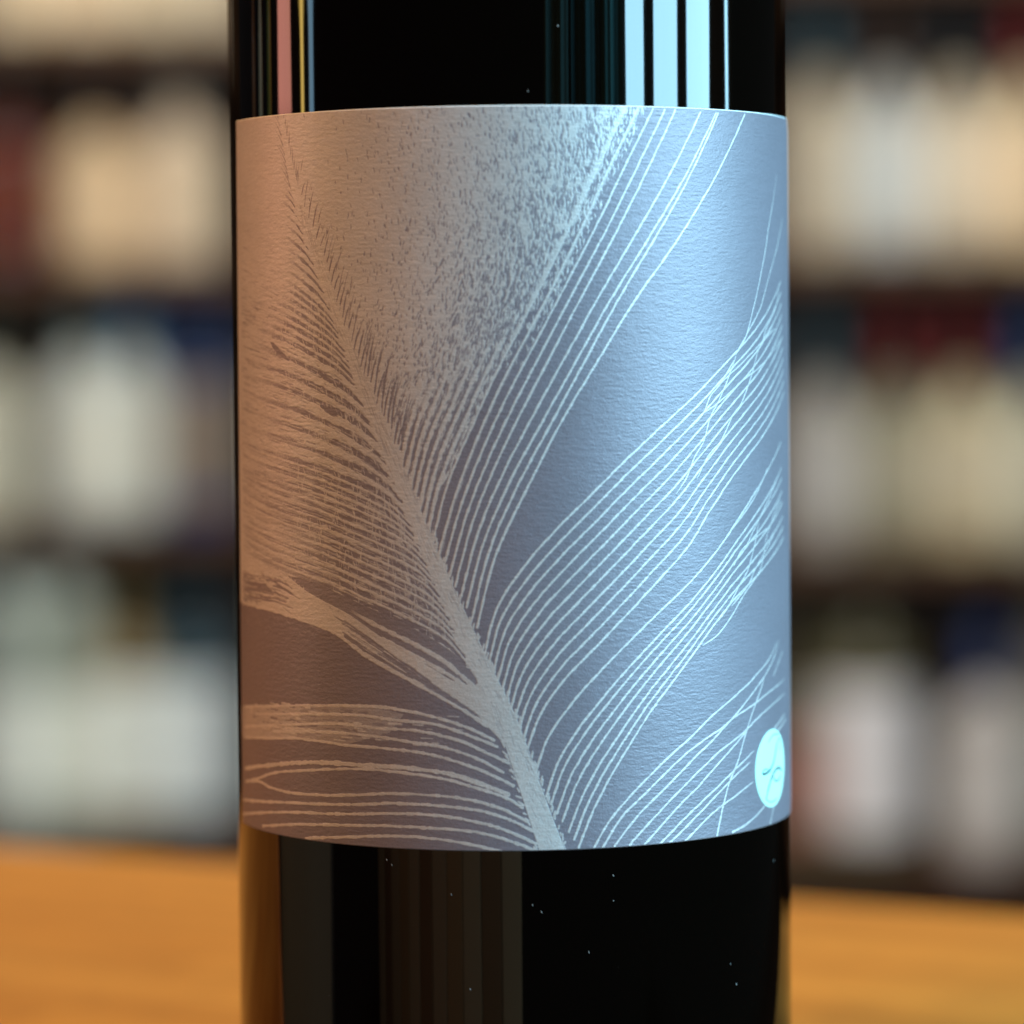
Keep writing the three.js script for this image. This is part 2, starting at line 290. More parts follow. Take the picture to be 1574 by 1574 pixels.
const UPPER_KEYS = [
  [[-9.9, 90.9], [-7.9, 98], [-4.9, 104.8], [-1.8, 111.4], [1.6, 117.9], [5, 124.4], [8.3, 131], [11.6, 137.6], [15, 144.3]],
  [[-9.2, 89], [-7, 96.3], [-4.2, 103.4], [-1, 110.3], [2.6, 117], [6.2, 123.7], [9.7, 130.5], [13.1, 137.4], [16.9, 144.3]],
  [[-5, 81.2], [-2.7, 89.7], [0.9, 97.7], [5.2, 105.3], [9.6, 113], [14.2, 120.6], [19.5, 128.1], [25.1, 135.8], [30.6, 144]],
  [[-4.4, 80], [-2.1, 88.7], [1.8, 96.9], [6, 104.9], [10.8, 112.6], [16, 120.3], [22.2, 127.7], [28.7, 135.6], [35.3, 144.2]]];
const FAN_KEYS = [
  [[-3.5, 76.6], [-1.9, 82.4], [1.4, 87.4], [5.4, 91.9], [9.8, 96.1], [14.4, 100.3], [19.4, 104.3], [25, 108.3], [31.2, 112.7], [38.7, 117.3], [46.9, 123]],
  [[1.3, 63.3], [3.2, 68.7], [6.4, 73.3], [10.5, 77.3], [14.8, 81.3], [19.2, 85.3], [23.9, 89.4], [28.1, 94.2], [33.2, 98.8], [40.2, 103.3], [48.6, 108.5]],
  [[2.5, 61.2], [4.3, 66.1], [7.4, 70.4], [11, 74.2], [15, 77.8], [19.3, 81.3], [24.1, 84.8], [28.9, 88.6], [33.7, 92.8], [39.4, 97.2], [46.5, 101.9]],
  [[8.1, 52.3], [9.9, 56.6], [12.1, 60.6], [14.8, 64.6], [17.6, 68.4], [20.9, 72], [24.5, 75.6], [28.3, 79.2], [33, 82.6], [39.5, 85.7], [47.7, 89.3]]];
const CROSSING = [
  [[32.9, 113.5], [35, 115.4], [36.5, 118], [38.8, 122.7], [40.9, 127.3], [41.8, 129.7], [45.2, 136.8]],
  [[32.9, 113.5], [35.8, 116.4], [39.2, 119.6], [41.7, 123.3], [44.8, 127], [45.7, 128.1], [48.3, 131.5]],
  [[33, 113.4], [31.5, 110.8], [29.6, 107.9], [27.8, 105.5], [26.6, 102.6], [25, 100.6], [23.7, 98.1], [22, 96.1]],
  [[44.1, 118], [39.1, 114.7], [36.5, 110.6], [34.2, 107.4], [32.1, 105.6], [29.9, 102.7], [27.4, 100.7], [25.5, 98]],
  [[32.5, 112.8], [29.9, 110], [27.9, 108.3], [26.4, 106], [23, 103.4]],
  [[43.8, 116.8], [38.7, 114.7], [32.8, 111.6], [28.5, 109.3]],
  [[46.8, 115.5], [39.1, 112], [34.5, 110.2], [29.5, 107.5], [26.4, 106.1]],
  [[45.9, 122.4], [44.7, 119.8], [40.9, 116.8], [39.7, 114.7]],
  [[38.4, 91.7], [35.8, 86.3], [33.6, 84.1], [30.9, 81.2], [28.4, 79.2]],
  [[46.4, 94.4], [44.2, 93.2], [40.8, 89.9], [38.8, 85.8], [34.7, 82.8], [29.7, 78.4], [26.2, 76.7]],
  [[44.2, 90.7], [37.8, 86.2], [35.5, 83.9], [31.8, 81.4]],
  [[44.3, 96.9], [41.3, 94.6], [37.9, 91.7], [34.7, 88.5]],
  [[40.8, 90.9], [34.7, 88.8], [32.2, 86.5]],
  [[41.1, 98.7], [37.1, 95], [31.2, 90.7]],
  [[47, 74.4], [44.7, 72.9], [42.8, 71.4]]];
const LOWER_RIGHT = [
  [[10, 52], [12.3, 55.6], [15.7, 59], [19.9, 62.4], [24, 65.1], [27.7, 67.5], [32.4, 69.8], [35.2, 71], [37.5, 72.1], [41.5, 73.9], [44.5, 75.9]],
  [[11.2, 52.1], [13.8, 55.8], [16, 57.7], [20.9, 61.5], [24.6, 63.8], [29.9, 66], [32.3, 67.1], [36.8, 68.3], [41.4, 69.5], [48.1, 70.6]],
  [[12.8, 52.2], [16, 55.8], [19.9, 58.9], [24.6, 62.4], [27.7, 64.3], [30.2, 66], [32.6, 67.4], [35.8, 69.4], [39.8, 71.7], [42.9, 73.7], [45.1, 75.9]],
  [[14.9, 52.2], [16, 53.3], [20.3, 57], [25.1, 60.5], [29.2, 62.9], [34.2, 64.9], [37.5, 66.3], [42.3, 67.7], [48.1, 68.7]],
  [[16.6, 51.8], [21.9, 56.4], [24.8, 58.4], [28.7, 61.2], [33.2, 64], [35.8, 65.6]],
  [[19, 51.9], [23.9, 55.5], [28.6, 58.3], [32.3, 60.3], [36.7, 62.3]],
  [[20.7, 52], [25.7, 55.5], [31.2, 58.9], [35.7, 60.9]],
  [[23.1, 52], [26.9, 54.6], [30.1, 56.1], [36.5, 58.3]],
  [[28.6, 52.1], [29.8, 55.8], [31.2, 58.9], [32.8, 61.1], [34.8, 64.8], [36.8, 67.8], [38.6, 70], [39.8, 71.7]],
  [[31.7, 52.3], [35, 53], [40.2, 54.9]],
  [[41.4, 52.2], [42.8, 54.4]],
  [[43, 64.5], [48, 65.9]],
  [[44.6, 64.1], [48.9, 65.2]]];
const LOWER_LEFT = [
  [[-46.3, 67.7], [-30.3, 69.2], [-19, 69.8], [-13.4, 69.4], [-8.7, 68.4], [-5.3, 67.3], [-2.4, 65.9]],
  [[-41.5, 67.2], [-27.8, 68.3], [-20.4, 68.6], [-15.2, 68.2], [-9.8, 67.8], [-5.6, 66.5], [-2, 65.1]],
  [[-46.4, 65], [-26.2, 67.2], [-17.8, 67.1], [-11.9, 66.9], [-7, 65.9], [-3.7, 64.5], [-1.1, 63.3]],
  [[-36.6, 65.4], [-27, 66.1], [-19.1, 66.1], [-13.1, 65.5], [-9, 65], [-4.8, 63.7], [-1.3, 61.9]],
  [[-46.5, 63.6], [-31.3, 64.9], [-22.6, 64.7], [-15, 64.5], [-9.9, 63.9], [-5.3, 62.6], [-2, 61.2], [0, 60.2]],
  [[-46.4, 59.5], [-33.3, 61.5], [-26.3, 62.2], [-18.5, 62.3], [-12.9, 62.2], [-7.9, 61.6], [-4.3, 60.5], [-0.7, 59.1]],
  [[-46.1, 57.8], [-40.9, 58.8], [-36.4, 60], [-29.1, 61], [-20.5, 61.8], [-14.1, 61.6], [-8.8, 61], [-4.9, 60], [-1, 58.7], [1.1, 57.4]],
  [[-44, 58.1], [-40.5, 58.4], [-37.6, 58], [-31.4, 57.8], [-22.7, 58.3], [-16, 58.9], [-9.9, 58.9], [-5.4, 58.4], [-1.5, 57.3], [1.6, 55.7]],
  [[-47.7, 55.2], [-32.4, 56.5], [-22.7, 57.1], [-15.4, 57.7], [-9.1, 57.6], [-4.3, 57.1], [-0.7, 56], [2.6, 54.4]],
  [[-47.8, 53.3], [-33.4, 55.2], [-22.7, 55.9], [-16, 56.4], [-10, 56.4], [-4.9, 55.7], [-1, 54.6], [2.7, 52.9]],
  [[-39.8, 52.7], [-30.5, 53.9], [-19.2, 54.7], [-11.8, 54.8], [-5.7, 54.5], [-1.5, 53.6], [2.5, 52.1]],
  [[-29.7, 52.2], [-22.7, 53], [-14.2, 53.6], [-8.6, 53.3], [-4.4, 52.6], [-1.5, 51.9]]];
const RIGHT_KEYS = [
  [[-29.8, 135.9], [-29.6, 137.3], [-29.2, 138.6]],
  [[-25.3, 125.9], [-24.8, 127.9], [-24.2, 129.8]],
  [[-22, 117.7], [-21.6, 120.1], [-21.1, 122]],
  [[-18.2, 109.5], [-17.6, 112.8], [-17, 115.2]],
  [[-14.2, 101.4], [-13.8, 105.1], [-12.9, 108.6]],
  [[-10.8, 93.3], [-9.9, 98], [-8.2, 102.2]],
  [[-9.6, 90.5], [-8.8, 95], [-6.9, 100.2]]];
const DUST = [[-16.6, 50.5, 0.40, 0.24, 0.5], [-15.9, 49.9, 0.48, 0.16, 0.5], [-8, 46.5, 0.40, 0.16, 0.4], [-5.7, 34.6, 0.48, 0.16, 0.3], [3.3, 44.3, 0.48, 0.16, 0.4], [2.2, 45.2, 0.40, 0.16, 0.3], [12.6, 48.5, 0.40, 0.24, 0.6], [12.6, 45.3, 0.24, 0.24, 0], [9.3, 39, 0.48, 0.16, 0.3], [32.3, 32.5, 0.40, 0.32, 0.2], [31.1, 35.3, 0.40, 0.16, 0.3], [6.3, 154.3, 0.32, 0.32, 0], [42.7, 47.1, 0.32, 0.32, 0], [2.5, 146.3, 0.40, 0.16, 0.1]];
// ---------------------------------------------------------------- the large bottle
const R = 0.0374, LABEL_R = 0.0375, H0 = 52.0, H1 = 144.6;
// the print on the label, drawn in millimetres along the arc (s) and above the base (h)
const TW = 2048, TH = 1700, S0 = -49, S1 = 56, HB = 51.5, HT = 145;
const KX = TW / (S1 - S0), KY = TH / (HT - HB);
const cv = document.createElement('canvas'); cv.width = TW; cv.height = TH;
const g2 = cv.getContext('2d');
const X = (s) => (s - S0) * KX, Y = (h) => (HT - h) * KY;
g2.fillStyle = '#000'; g2.fillRect(0, 0, TW, TH);
function at(line, t) {                                      // Catmull-Rom through the points of a line, t in 0..1
  const n = line.length - 1, f = clamp01(t) * n, i = Math.min(n - 1, Math.floor(f)), u = f - i;
  const p = [line[Math.max(0, i - 1)], line[i], line[i + 1], line[Math.min(n, i + 2)]], o = [0, 0];
  for (let c = 0; c < 2; c++) {
    const [a, b, d, e] = p.map((q) => q[c]);
    o[c] = b + 0.5 * u * (d - a + u * (2 * a - 5 * b + 4 * d - e + u * (3 * (b - d) + e - a)));
  }
  return o;
}
const blend = (a, b, u) => a.map((p, i) => [mix(p[0], b[i][0], u), mix(p[1], b[i][1], u)]);
const ink = (v, a = 1) => { const c = Math.round(255 * v); return `rgba(${c},${c},${c},${a})`; };
// a line with an uneven, beaded edge; width in mm may follow t
function stroke(line, width, v, alpha = 1, rough = 0.3, from = 0, to = 1) {
  const w = typeof width === 'function' ? width : () => width, al = typeof alpha === 'function' ? alpha : () => alpha;
  let len = 0;
  for (let i = 1; i < line.length; i++) len += Math.hypot(line[i][0] - line[i - 1][0], line[i][1] - line[i - 1][1]);
  const n = Math.max(4, Math.round(len * (to - from) / 0.22)), ph = rnd() * 1000;
  g2.lineCap = 'round';
  let q = at(line, from);
  for (let k = 1; k <= n; k++) {
    const t = mix(from, to, k / n), p = at(line, t), a = al(t);
    const jx = (noise(ph + k * 0.22, 1.5, 11) - 0.5) * 0.09, jy = (noise(ph + k * 0.22, 8.5, 12) - 0.5) * 0.09;
    const e = [p[0] + jx, p[1] + jy];
    const ww = w(t) * (1 + rough * 2 * (noise(ph + k * 0.55, 3.5, 13) - 0.5) + rough * 0.8 * (rnd() - 0.5));
    if (a > 0.01 && ww > 0.01) {
      g2.strokeStyle = ink(v, a); g2.lineWidth = Math.max(0.4, ww * KX);
      g2.beginPath(); g2.moveTo(X(q[0]), Y(q[1])); g2.lineTo(X(e[0]), Y(e[1])); g2.stroke();
    }
    q = e;
  }
}
function fillPoly(pts, v, a = 1) {
  g2.fillStyle = ink(v, a); g2.beginPath();
  pts.forEach((p, i) => (i ? g2.lineTo(X(p[0]), Y(p[1])) : g2.moveTo(X(p[0]), Y(p[1]))));
  g2.closePath(); g2.fill();
}
const fine = (line, n = 40) => Array.from({ length: n + 1 }, (_, i) => at(line, i / n));
// where a curve that runs top to bottom stands at height h
function sAt(line, h) {
  for (let i = 1; i < line.length; i++) if ((line[i][1] - h) * (line[i - 1][1] - h) <= 0 && line[i][1] !== line[i - 1][1]) return mix(line[i - 1][0], line[i][0], (h - line[i - 1][1]) / (line[i][1] - line[i - 1][1]));
  return line[h > line[0][1] === line[0][1] > line[line.length - 1][1] ? 0 : line.length - 1][0];
}
const first = UPPER_KEYS[0];
// 1. the dense vane: everything left of the first long barb
fillPoly([[S0, HT], [first[8][0] + 0.2, HT], ...fine(first).reverse(), ...SHAFT_RIGHT.filter((p) => p[1] < first[0][1]).slice(0, 4), ...fine(BAND_LOW).reverse(), [S0, BAND_LOW[0][1]]], 0.86);
// 2. thin and worn parts of the vane
for (let k = 0; k < 2600; k++) {
  const s = mix(S0, 12, rnd()), h = mix(78, HT, rnd()), edge = sAt(SHAFT_LEFT, h);
  if (s > edge) continue;
  const d = (edge - s), low = clamp01((132 - h) / 30);
  if (rnd() > 0.25 + 0.75 * low) continue;
  const len = mix(0.5, 1.8, rnd()), a = 0.62 + (rnd() - 0.5) * 0.5;
  stroke([[s, h], [s - len * Math.cos(a) * 0.9, h + len * Math.sin(a) * 0.7]], mix(0.06, 0.2, rnd()), 0.25, 0.12 + 0.3 * rnd() * low, 0.5);
}
// 3. dark gaps between the barbs left of the shaft
const N_GAP = 43;
for (let k = 0; k < N_GAP; k++) {
  const f = (k + 0.15 * (rnd() - 0.5)) / (N_GAP - 1) * (LEFT_BARBS.length - 1);
  const i = Math.min(LEFT_BARBS.length - 2, Math.floor(f)), line = blend(LEFT_BARBS[i], LEFT_BARBS[i + 1], clamp01(f - i));
  const reach = clamp01(mix(0.16, 1.05, Math.pow(clamp01(f / 3.6), 1.1))), fat = mix(0.22, 0.74, clamp01((f - 0.5) / 3));
  const main = mix(0.2, 0.72, clamp01((f - 1.2) / 3.5));
  stroke(line, (t) => fat * mix(0.3, 1, clamp01(t / 0.3)) * mix(1, 0.72, t) * (0.75 + 0.5 * noise(k * 5.3 + t * 9, 1.7, 32)), 0.03, (t) => clamp01((reach - t) / 0.25) * (t < main ? 0.95 : 0.55 * (0.5 + noise(k * 9.1 + t * 14, 2.2, 31))) , 0.45, 0.02, Math.min(1, reach));
  // light hairs that cross the gap
  const hairs = Math.round(mix(2, 9, clamp01(f / 3)));
  for (let j = 0; j < hairs; j++) {
    const t = mix(0.18, 1, rnd()) * reach, p = at(line, t), up = mix(1.2, 2.2, rnd()), l = mix(0.4, 1.15, rnd());
    stroke([[p[0] + 0.25 * l, p[1] - 0.6 * l], [p[0] - l * Math.cos(up) * 0.75 * (rnd() < 0.85 ? 1 : -1), p[1] + 0.7 * l * Math.sin(up)]], mix(0.07, 0.15, rnd()), 0.84, mix(0.3, 0.8, rnd()), 0.4);
  }
}
for (let k = 0; k < 3000; k++) {                             // fibres along the barbs, dark and pale
  const f = mix(1.3, 6, Math.pow(rnd(), 0.9)), i = Math.min(LEFT_BARBS.length - 2, Math.floor(f)), line = blend(LEFT_BARBS[i], LEFT_BARBS[i + 1], f - i);
  const t = mix(0.06, 0.98, Math.pow(rnd(), 0.75)), pale = rnd() < 0.5, strong = clamp01((f - 1.2) / 2) * mix(0.6, 1, t);
  stroke(line, mix(0.07, 0.2, rnd()), pale ? 0.86 : 0.06, (pale ? 0.6 : 0.62) * strong * mix(0.4, 1, rnd()), 0.5, t, Math.min(1, t + mix(0.015, 0.09, rnd())));
}
for (let k = 12; k < N_GAP - 1; k++) {                       // the barbs themselves, clear of the gaps
  const f = (k + 0.5 + 0.2 * (rnd() - 0.5)) / (N_GAP - 1) * 6, i = Math.min(LEFT_BARBS.length - 2, Math.floor(f)), line = blend(LEFT_BARBS[i], LEFT_BARBS[i + 1], f - i);
  stroke(line, (t) => mix(0.2, 0.27, clamp01(t * 3)) * mix(1, 0.8, t), 0.87, (t) => 0.92 * clamp01((1.02 - t) / 0.4), 0.5);
}
for (let k = 0; k < 520; k++) {                              // steep stray hairs across the barbs
  const f = mix(1.8, 5.9, Math.pow(rnd(), 0.8)), i = Math.min(LEFT_BARBS.length - 2, Math.floor(f)), p = at(blend(LEFT_BARBS[i], LEFT_BARBS[i + 1], f - i), mix(0.15, 0.95, rnd()));
  const l = mix(0.7, 2.4, rnd() * rnd()), a = mix(1.0, 1.9, rnd());
  stroke([[p[0] - 0.4 * l * Math.cos(a), p[1] + 0.5 * l * Math.sin(a)], [p[0] + 0.05, p[1]], [p[0] + 0.5 * l * Math.cos(a), p[1] - 0.5 * l * Math.sin(a)]], mix(0.06, 0.14, rnd()), 0.9, mix(0.35, 0.85, rnd()), 0.4);
}
// dark patches where barbs part
for (const [a, b, w] of [[[-36.0, 115.6], [-31.8, 113.2], 0.6], [[-26, 107.6], [-23.2, 106.2], 0.6]]) stroke([a, b], (t) => w * Math.sin(Math.PI * clamp01(t * 0.9 + 0.08)), 0.04, 0.85, 0.4);
// 4. the thick merged barb with the dark wedge above it
fillPoly(fine(WEDGE, 60), 0.03, 0.94);
for (const l of LEFT_LOW) stroke(l, (t) => mix(0.5, 0.42, t), 0.86, (t) => clamp01((1 - t) / 0.15), 0.45);
fillPoly([...fine(BAND_TOP), ...fine(BAND_LOW).reverse()], 0.86);
for (let k = 0; k < 150; k++) {                              // frayed upper side and slits in the band
  const t = rnd(), a = at(BAND_TOP, t), b = at(BAND_LOW, t), u = rnd(), p = [mix(a[0], b[0], u), mix(a[1], b[1], u)], l = mix(0.5, 2, rnd());
  if (t < 0.3) stroke([p, [p[0] + l, p[1] - l * 0.42]], mix(0.08, 0.28, rnd()), 0.05, 0.5, 0.4);
  stroke([a, [a[0] + 0.25 * (rnd() - 0.5), a[1] + mix(0.2, 0.8, rnd())]], 0.14, 0.85, 0.7, 0.4);
}
for (let k = 0; k < 150; k++) {
  const right = k % 2, u = mix(0.1, 0.85, rnd()), l = fine(BAND_TOP, 14).map((p, q) => { const b = at(BAND_LOW, q / 14); return [mix(p[0], b[0], u), mix(p[1], b[1], u)]; });
  const t = right ? mix(0.5, 0.9, rnd()) : mix(0, 0.26, rnd());
  stroke(l, mix(0.08, 0.24, rnd()), 0.05, mix(0.35, 0.85, rnd()), 0.6, t, Math.min(0.97, t + mix(0.03, 0.13, rnd())));
}
stroke(BAND_LOW, 0.34, 0.88, 1, 0.5);
// 5. dark streaks right of the shaft, longer further down
const N_STREAK = 50;
for (let k = 0; k < N_STREAK; k++) {
  const f = Math.pow(k / (N_STREAK - 1), 0.92) * (RIGHT_KEYS.length - 1), i = Math.min(RIGHT_KEYS.length - 2, Math.floor(f));
  const line = blend(RIGHT_KEYS[i], RIGHT_KEYS[i + 1], f - i), dx = (rnd() - 0.5) * 0.3, fat = mix(0.15, 0.27, clamp01(f / 4));
  for (let j = 0; j < 2; j++) {
    const sx = dx + j * mix(0.7, 1.5, rnd()), sy = j * mix(0.2, 2.2, rnd()), cut = mix(0.55, 1.15, rnd()) * (j ? 0.75 : 1);
    const l2 = line.map((p) => [p[0] + sx, mix(line[0][1], p[1], cut) + sy]);
    stroke(l2, (t) => fat * (j ? 0.75 : 1) * Math.sin(Math.PI * clamp01(0.12 + 0.86 * t)), 0.04, j ? 0.6 : 0.9, 0.5);
  }
}
for (let k = 0; k < 9; k++) {                                // the tip, faint
  const t = mix(0.005, 0.15, k / 8), a = at(SHAFT_LEFT, t), b = at(SHAFT_RIGHT, t), l = mix(0.8, 1.7, rnd());
  stroke([a, [a[0] - 0.55 * l, a[1] + 0.8 * l], [a[0] - 1.2 * l, a[1] + 1.5 * l]], (u) => 0.2 * (1 - 0.8 * u), 0.1, 0.55, 0.5);
  stroke([b, [b[0] + 0.1, b[1] + 1.3 * l]], (u) => 0.18 * Math.sin(Math.PI * clamp01(0.1 + 0.85 * u)), 0.1, 0.55, 0.5);
}
// 6. flecks between shaft and first barb, dense towards the barb
for (let k = 0; k < 12500; k++) {
  const h = mix(99, HT, rnd()), e = sAt(first, h), sh = sAt(SHAFT_RIGHT, h), s = mix(-30, e, Math.pow(rnd(), 0.55));
  if (s < sh + 1.2) continue;
  const near = clamp01(1 - (e - s) / mix(10, 19, clamp01((h - 100) / 40))), far = clamp01(1 - (e - s) / 38);
  if (rnd() > 0.05 + 0.34 * far + 0.7 * near * near) continue;
  const lean = mix(0.32, -0.12, clamp01((h - 108) / 30)) + (rnd() - 0.5) * 0.5, l = mix(0.35, 1.05, rnd()) * mix(0.8, 1.2, near);
  const light = rnd() < 0.22 * near;
  stroke([[s, h], [s + l * Math.sin(lean), h + l * Math.cos(lean)]], (t) => mix(0.09, mix(0.18, 0.24, near), rnd()) * Math.sin(Math.PI * clamp01(t * 0.9 + 0.08)), light ? 0.98 : 0.03, light ? 0.8 : mix(0.5, 0.95, rnd()), 0.4);
}
for (let k = 0; k < 1000; k++) {                             // pale flecks that spill over the first barbs
  const h = mix(112, HT, rnd()), s = sAt(first, h) + 3.2 * Math.pow(rnd(), 2.2) - 0.3, l = mix(0.25, 0.7, rnd()), lean = mix(-0.3, 0.5, rnd());
  if (rnd() < clamp01((h - 108) / 18)) stroke([[s, h], [s + l * Math.sin(lean), h + l * Math.cos(lean)]], mix(0.08, 0.2, rnd()), 0.92, mix(0.3, 0.75, rnd()), 0.5);
}
// bare slivers beside the long barbs
for (const [a, b] of [[[-8.6, 125], [-12.5, 117]], [[-2.4, 127.5], [-9, 115]], [[1.6, 122.5], [-3.4, 114.6]], [[-6.8, 118], [-9.8, 111]], [[3.8, 127.6], [-2, 119]]])
  for (let k = 0; k < 6; k++) { const t = rnd(), p = [mix(a[0], b[0], t) + rnd() - 0.5, mix(a[1], b[1], t)]; stroke([p, [p[0] + mix(0.1, 0.7, rnd()), p[1] + mix(0.3, 1.4, rnd())]], mix(0.10, 0.2, rnd()), 0.06, 0.7, 0.5); }
// 7. long barbs right of the shaft, upper group
const TOPS = [0, 0.114, 0.234, 0.33, 0.418, 0.647, 0.80, 0.822, 1];
for (let i = 8; i >= 0; i--) {
  const low = i / 8, line = UPPER_KEYS[0].map((_, q) => {
    const t = q / 8, u = mix(low, TOPS[i], Math.pow(t, 1.6));
    const [A, B, v] = u < 0.125 ? [0, 1, u / 0.125] : u < 0.875 ? [1, 2, (u - 0.125) / 0.75] : [2, 3, (u - 0.875) / 0.125];
    return [mix(UPPER_KEYS[A][q][0], UPPER_KEYS[B][q][0], v), mix(UPPER_KEYS[A][q][1], UPPER_KEYS[B][q][1], v)];
  });
  if (i === 1) stroke(line.map((p) => [p[0] + 0.1, p[1]]), 0.34, 0.7, (t) => (t > 0.5 ? 0.6 : 0.2), 0.9);
  stroke(line, (t) => mix(0.30, 0.22, t), 0.97, 1, 0.36);
}
for (let k = 0; k < 7; k++) {                                // shorter ones that dissolve into the flecks
  const a = UPPER_KEYS[0], line = a.map((p, q) => [p[0] - (k + 1) * mix(0.62, 1.2, q / 8), p[1] + (k + 1) * mix(1.15, 0.4, q / 8)]);
  stroke(line.map((p) => [p[0] - 0.5, p[1]]), 0.3, 0.05, (t) => 0.75 * clamp01((0.42 - 0.035 * k - t) / 0.15), 0.5, 0, 0.5);
  stroke(line, 0.38, 0.95, (t) => clamp01((0.5 - 0.035 * k - t) / 0.2), 0.4, 0, 0.6);
}
// 8. the fan below
for (let i = 0; i <= 18; i++) {
  const [A, B, u] = i <= 10 ? [0, 1, i / 10] : i <= 11 ? [1, 2, i - 10] : [2, 3, [0.27, 0.375, 0.51, 0.63, 0.776, 0.89, 1][i - 12]];
  stroke(blend(FAN_KEYS[A], FAN_KEYS[B], u), (t) => mix(0.28, 0.19, t), 0.97, 1, 0.38);
}
for (const l of CROSSING) stroke(l, (t) => 0.17 * Math.min(1, 0.4 + 6 * Math.min(t, 1 - t)), 0.95, 0.9, 0.32);
for (const l of LOWER_RIGHT) stroke(l, (t) => mix(0.27, 0.17, t) * Math.min(1, 0.4 + 8 * (1 - t)), 0.97, 1, 0.34);
// 9. lower left barbs; some run together in a worn patch
fillPoly([...LOWER_LEFT[0].slice(0, 3), [-14, 69], [-16, 66.6], ...LOWER_LEFT[4].slice(0, 3).reverse()], 0.7, 0.5);
fillPoly([[S0, LOWER_LEFT[0][0][1]], ...LOWER_LEFT[0].slice(0, 2), ...LOWER_LEFT[4].slice(0, 2).reverse(), [S0, LOWER_LEFT[4][0][1]]], 0.8, 0.45);
for (let k = 0; k < 130; k++) { const s = mix(-44, -8, rnd()), h = mix(65.3, 69.3, rnd()) - (s + 26) * 0.02; stroke([[s, h], [s + mix(0.4, 2, rnd()), h - 0.05]], mix(0.1, 0.3, rnd()), rnd() < 0.6 ? 0.06 : 0.85, 0.6, 0.5); }
LOWER_LEFT.forEach((l, i) => stroke(l, i === 5 ? 0.46 : 0.31, 0.88, 1, 0.45));
// 10. the shaft, with fine fibres
fillPoly([...fine(SHAFT_LEFT, 80).map((p, i) => [p[0] + 0.16 * i / 80, p[1]]), ...fine(SHAFT_RIGHT, 80).map((p, i) => [p[0] - 0.2 * i / 80, p[1]]).reverse()], 0.90);
for (let k = 0; k < 520; k++) {
  const t = mix(0.2, 1, rnd()), a = at(SHAFT_LEFT, t), b = at(SHAFT_RIGHT, t), u = rnd(), p = [mix(a[0], b[0], u), mix(a[1], b[1], u)], l = mix(0.5, 1.6, rnd());
  stroke([p, [p[0] - 0.42 * l, p[1] + l]], mix(0.05, 0.13, rnd()), rnd() < 0.62 ? 0.42 : 1, 0.55, 0.3);
  if (k % 3 === 0) stroke([a, [a[0] - mix(0.2, 0.7, rnd()), a[1] + mix(0.1, 0.5, rnd())]], 0.2, 0.88, 0.9, 0.4);
  if (k % 3 === 1) stroke([b, [b[0] + mix(-0.05, 0.2, rnd()), b[1] + mix(0.2, 0.8, rnd())]], 0.2, 0.88, 0.9, 0.4);
}
const img = g2.getImageData(0, 0, TW, TH).data;
const maskAt = (x, y) => img[((TH - 1 - y) * TW + x) * 4] / 255;      // DataTexture rows run upwards
const DARK = [0.215, 0.186, 0.212], PALE = [0.60, 0.562, 0.535];
const fibreAt = (x, y) => 0.40 * noise(x / 24, y / 4.6, 41) + 0.32 * noise(x / 8, y / 3.2, 42) + 0.28 * noise(x / 2.4, y / 2.4, 43);
const labelMap = dataTexture(TW, TH, (x, y) => {
  const m = maskAt(x, y), grit = 0.92 + 0.16 * hash(x >> 1, y >> 1, 51), cloud = 0.96 + 0.08 * noise(x / 120, y / 90, 52), f = 0.93 + 0.14 * fibreAt(x, y);
  return [0, 1, 2].map((c) => toSRGB(mix(DARK[c], PALE[c], m) * grit * cloud * f));
}, true);
const labelBump = dataTexture(TW, TH, (x, y) => { const v = 0.62 * fibreAt(x, y) + 0.10 * hash(x, y, 53) + 0.28 * maskAt(x, y); return [v, v, v]; });
const labelPaper = new THREE.MeshPhysicalMaterial({ map: labelMap, bumpMap: labelBump, bumpScale: 0.000075, roughness: 0.45, metalness: 0.25 });
const paperEdge = new THREE.MeshStandardMaterial({ color: rgb(0.82, 0.82, 0.80), roughness: 0.8 });

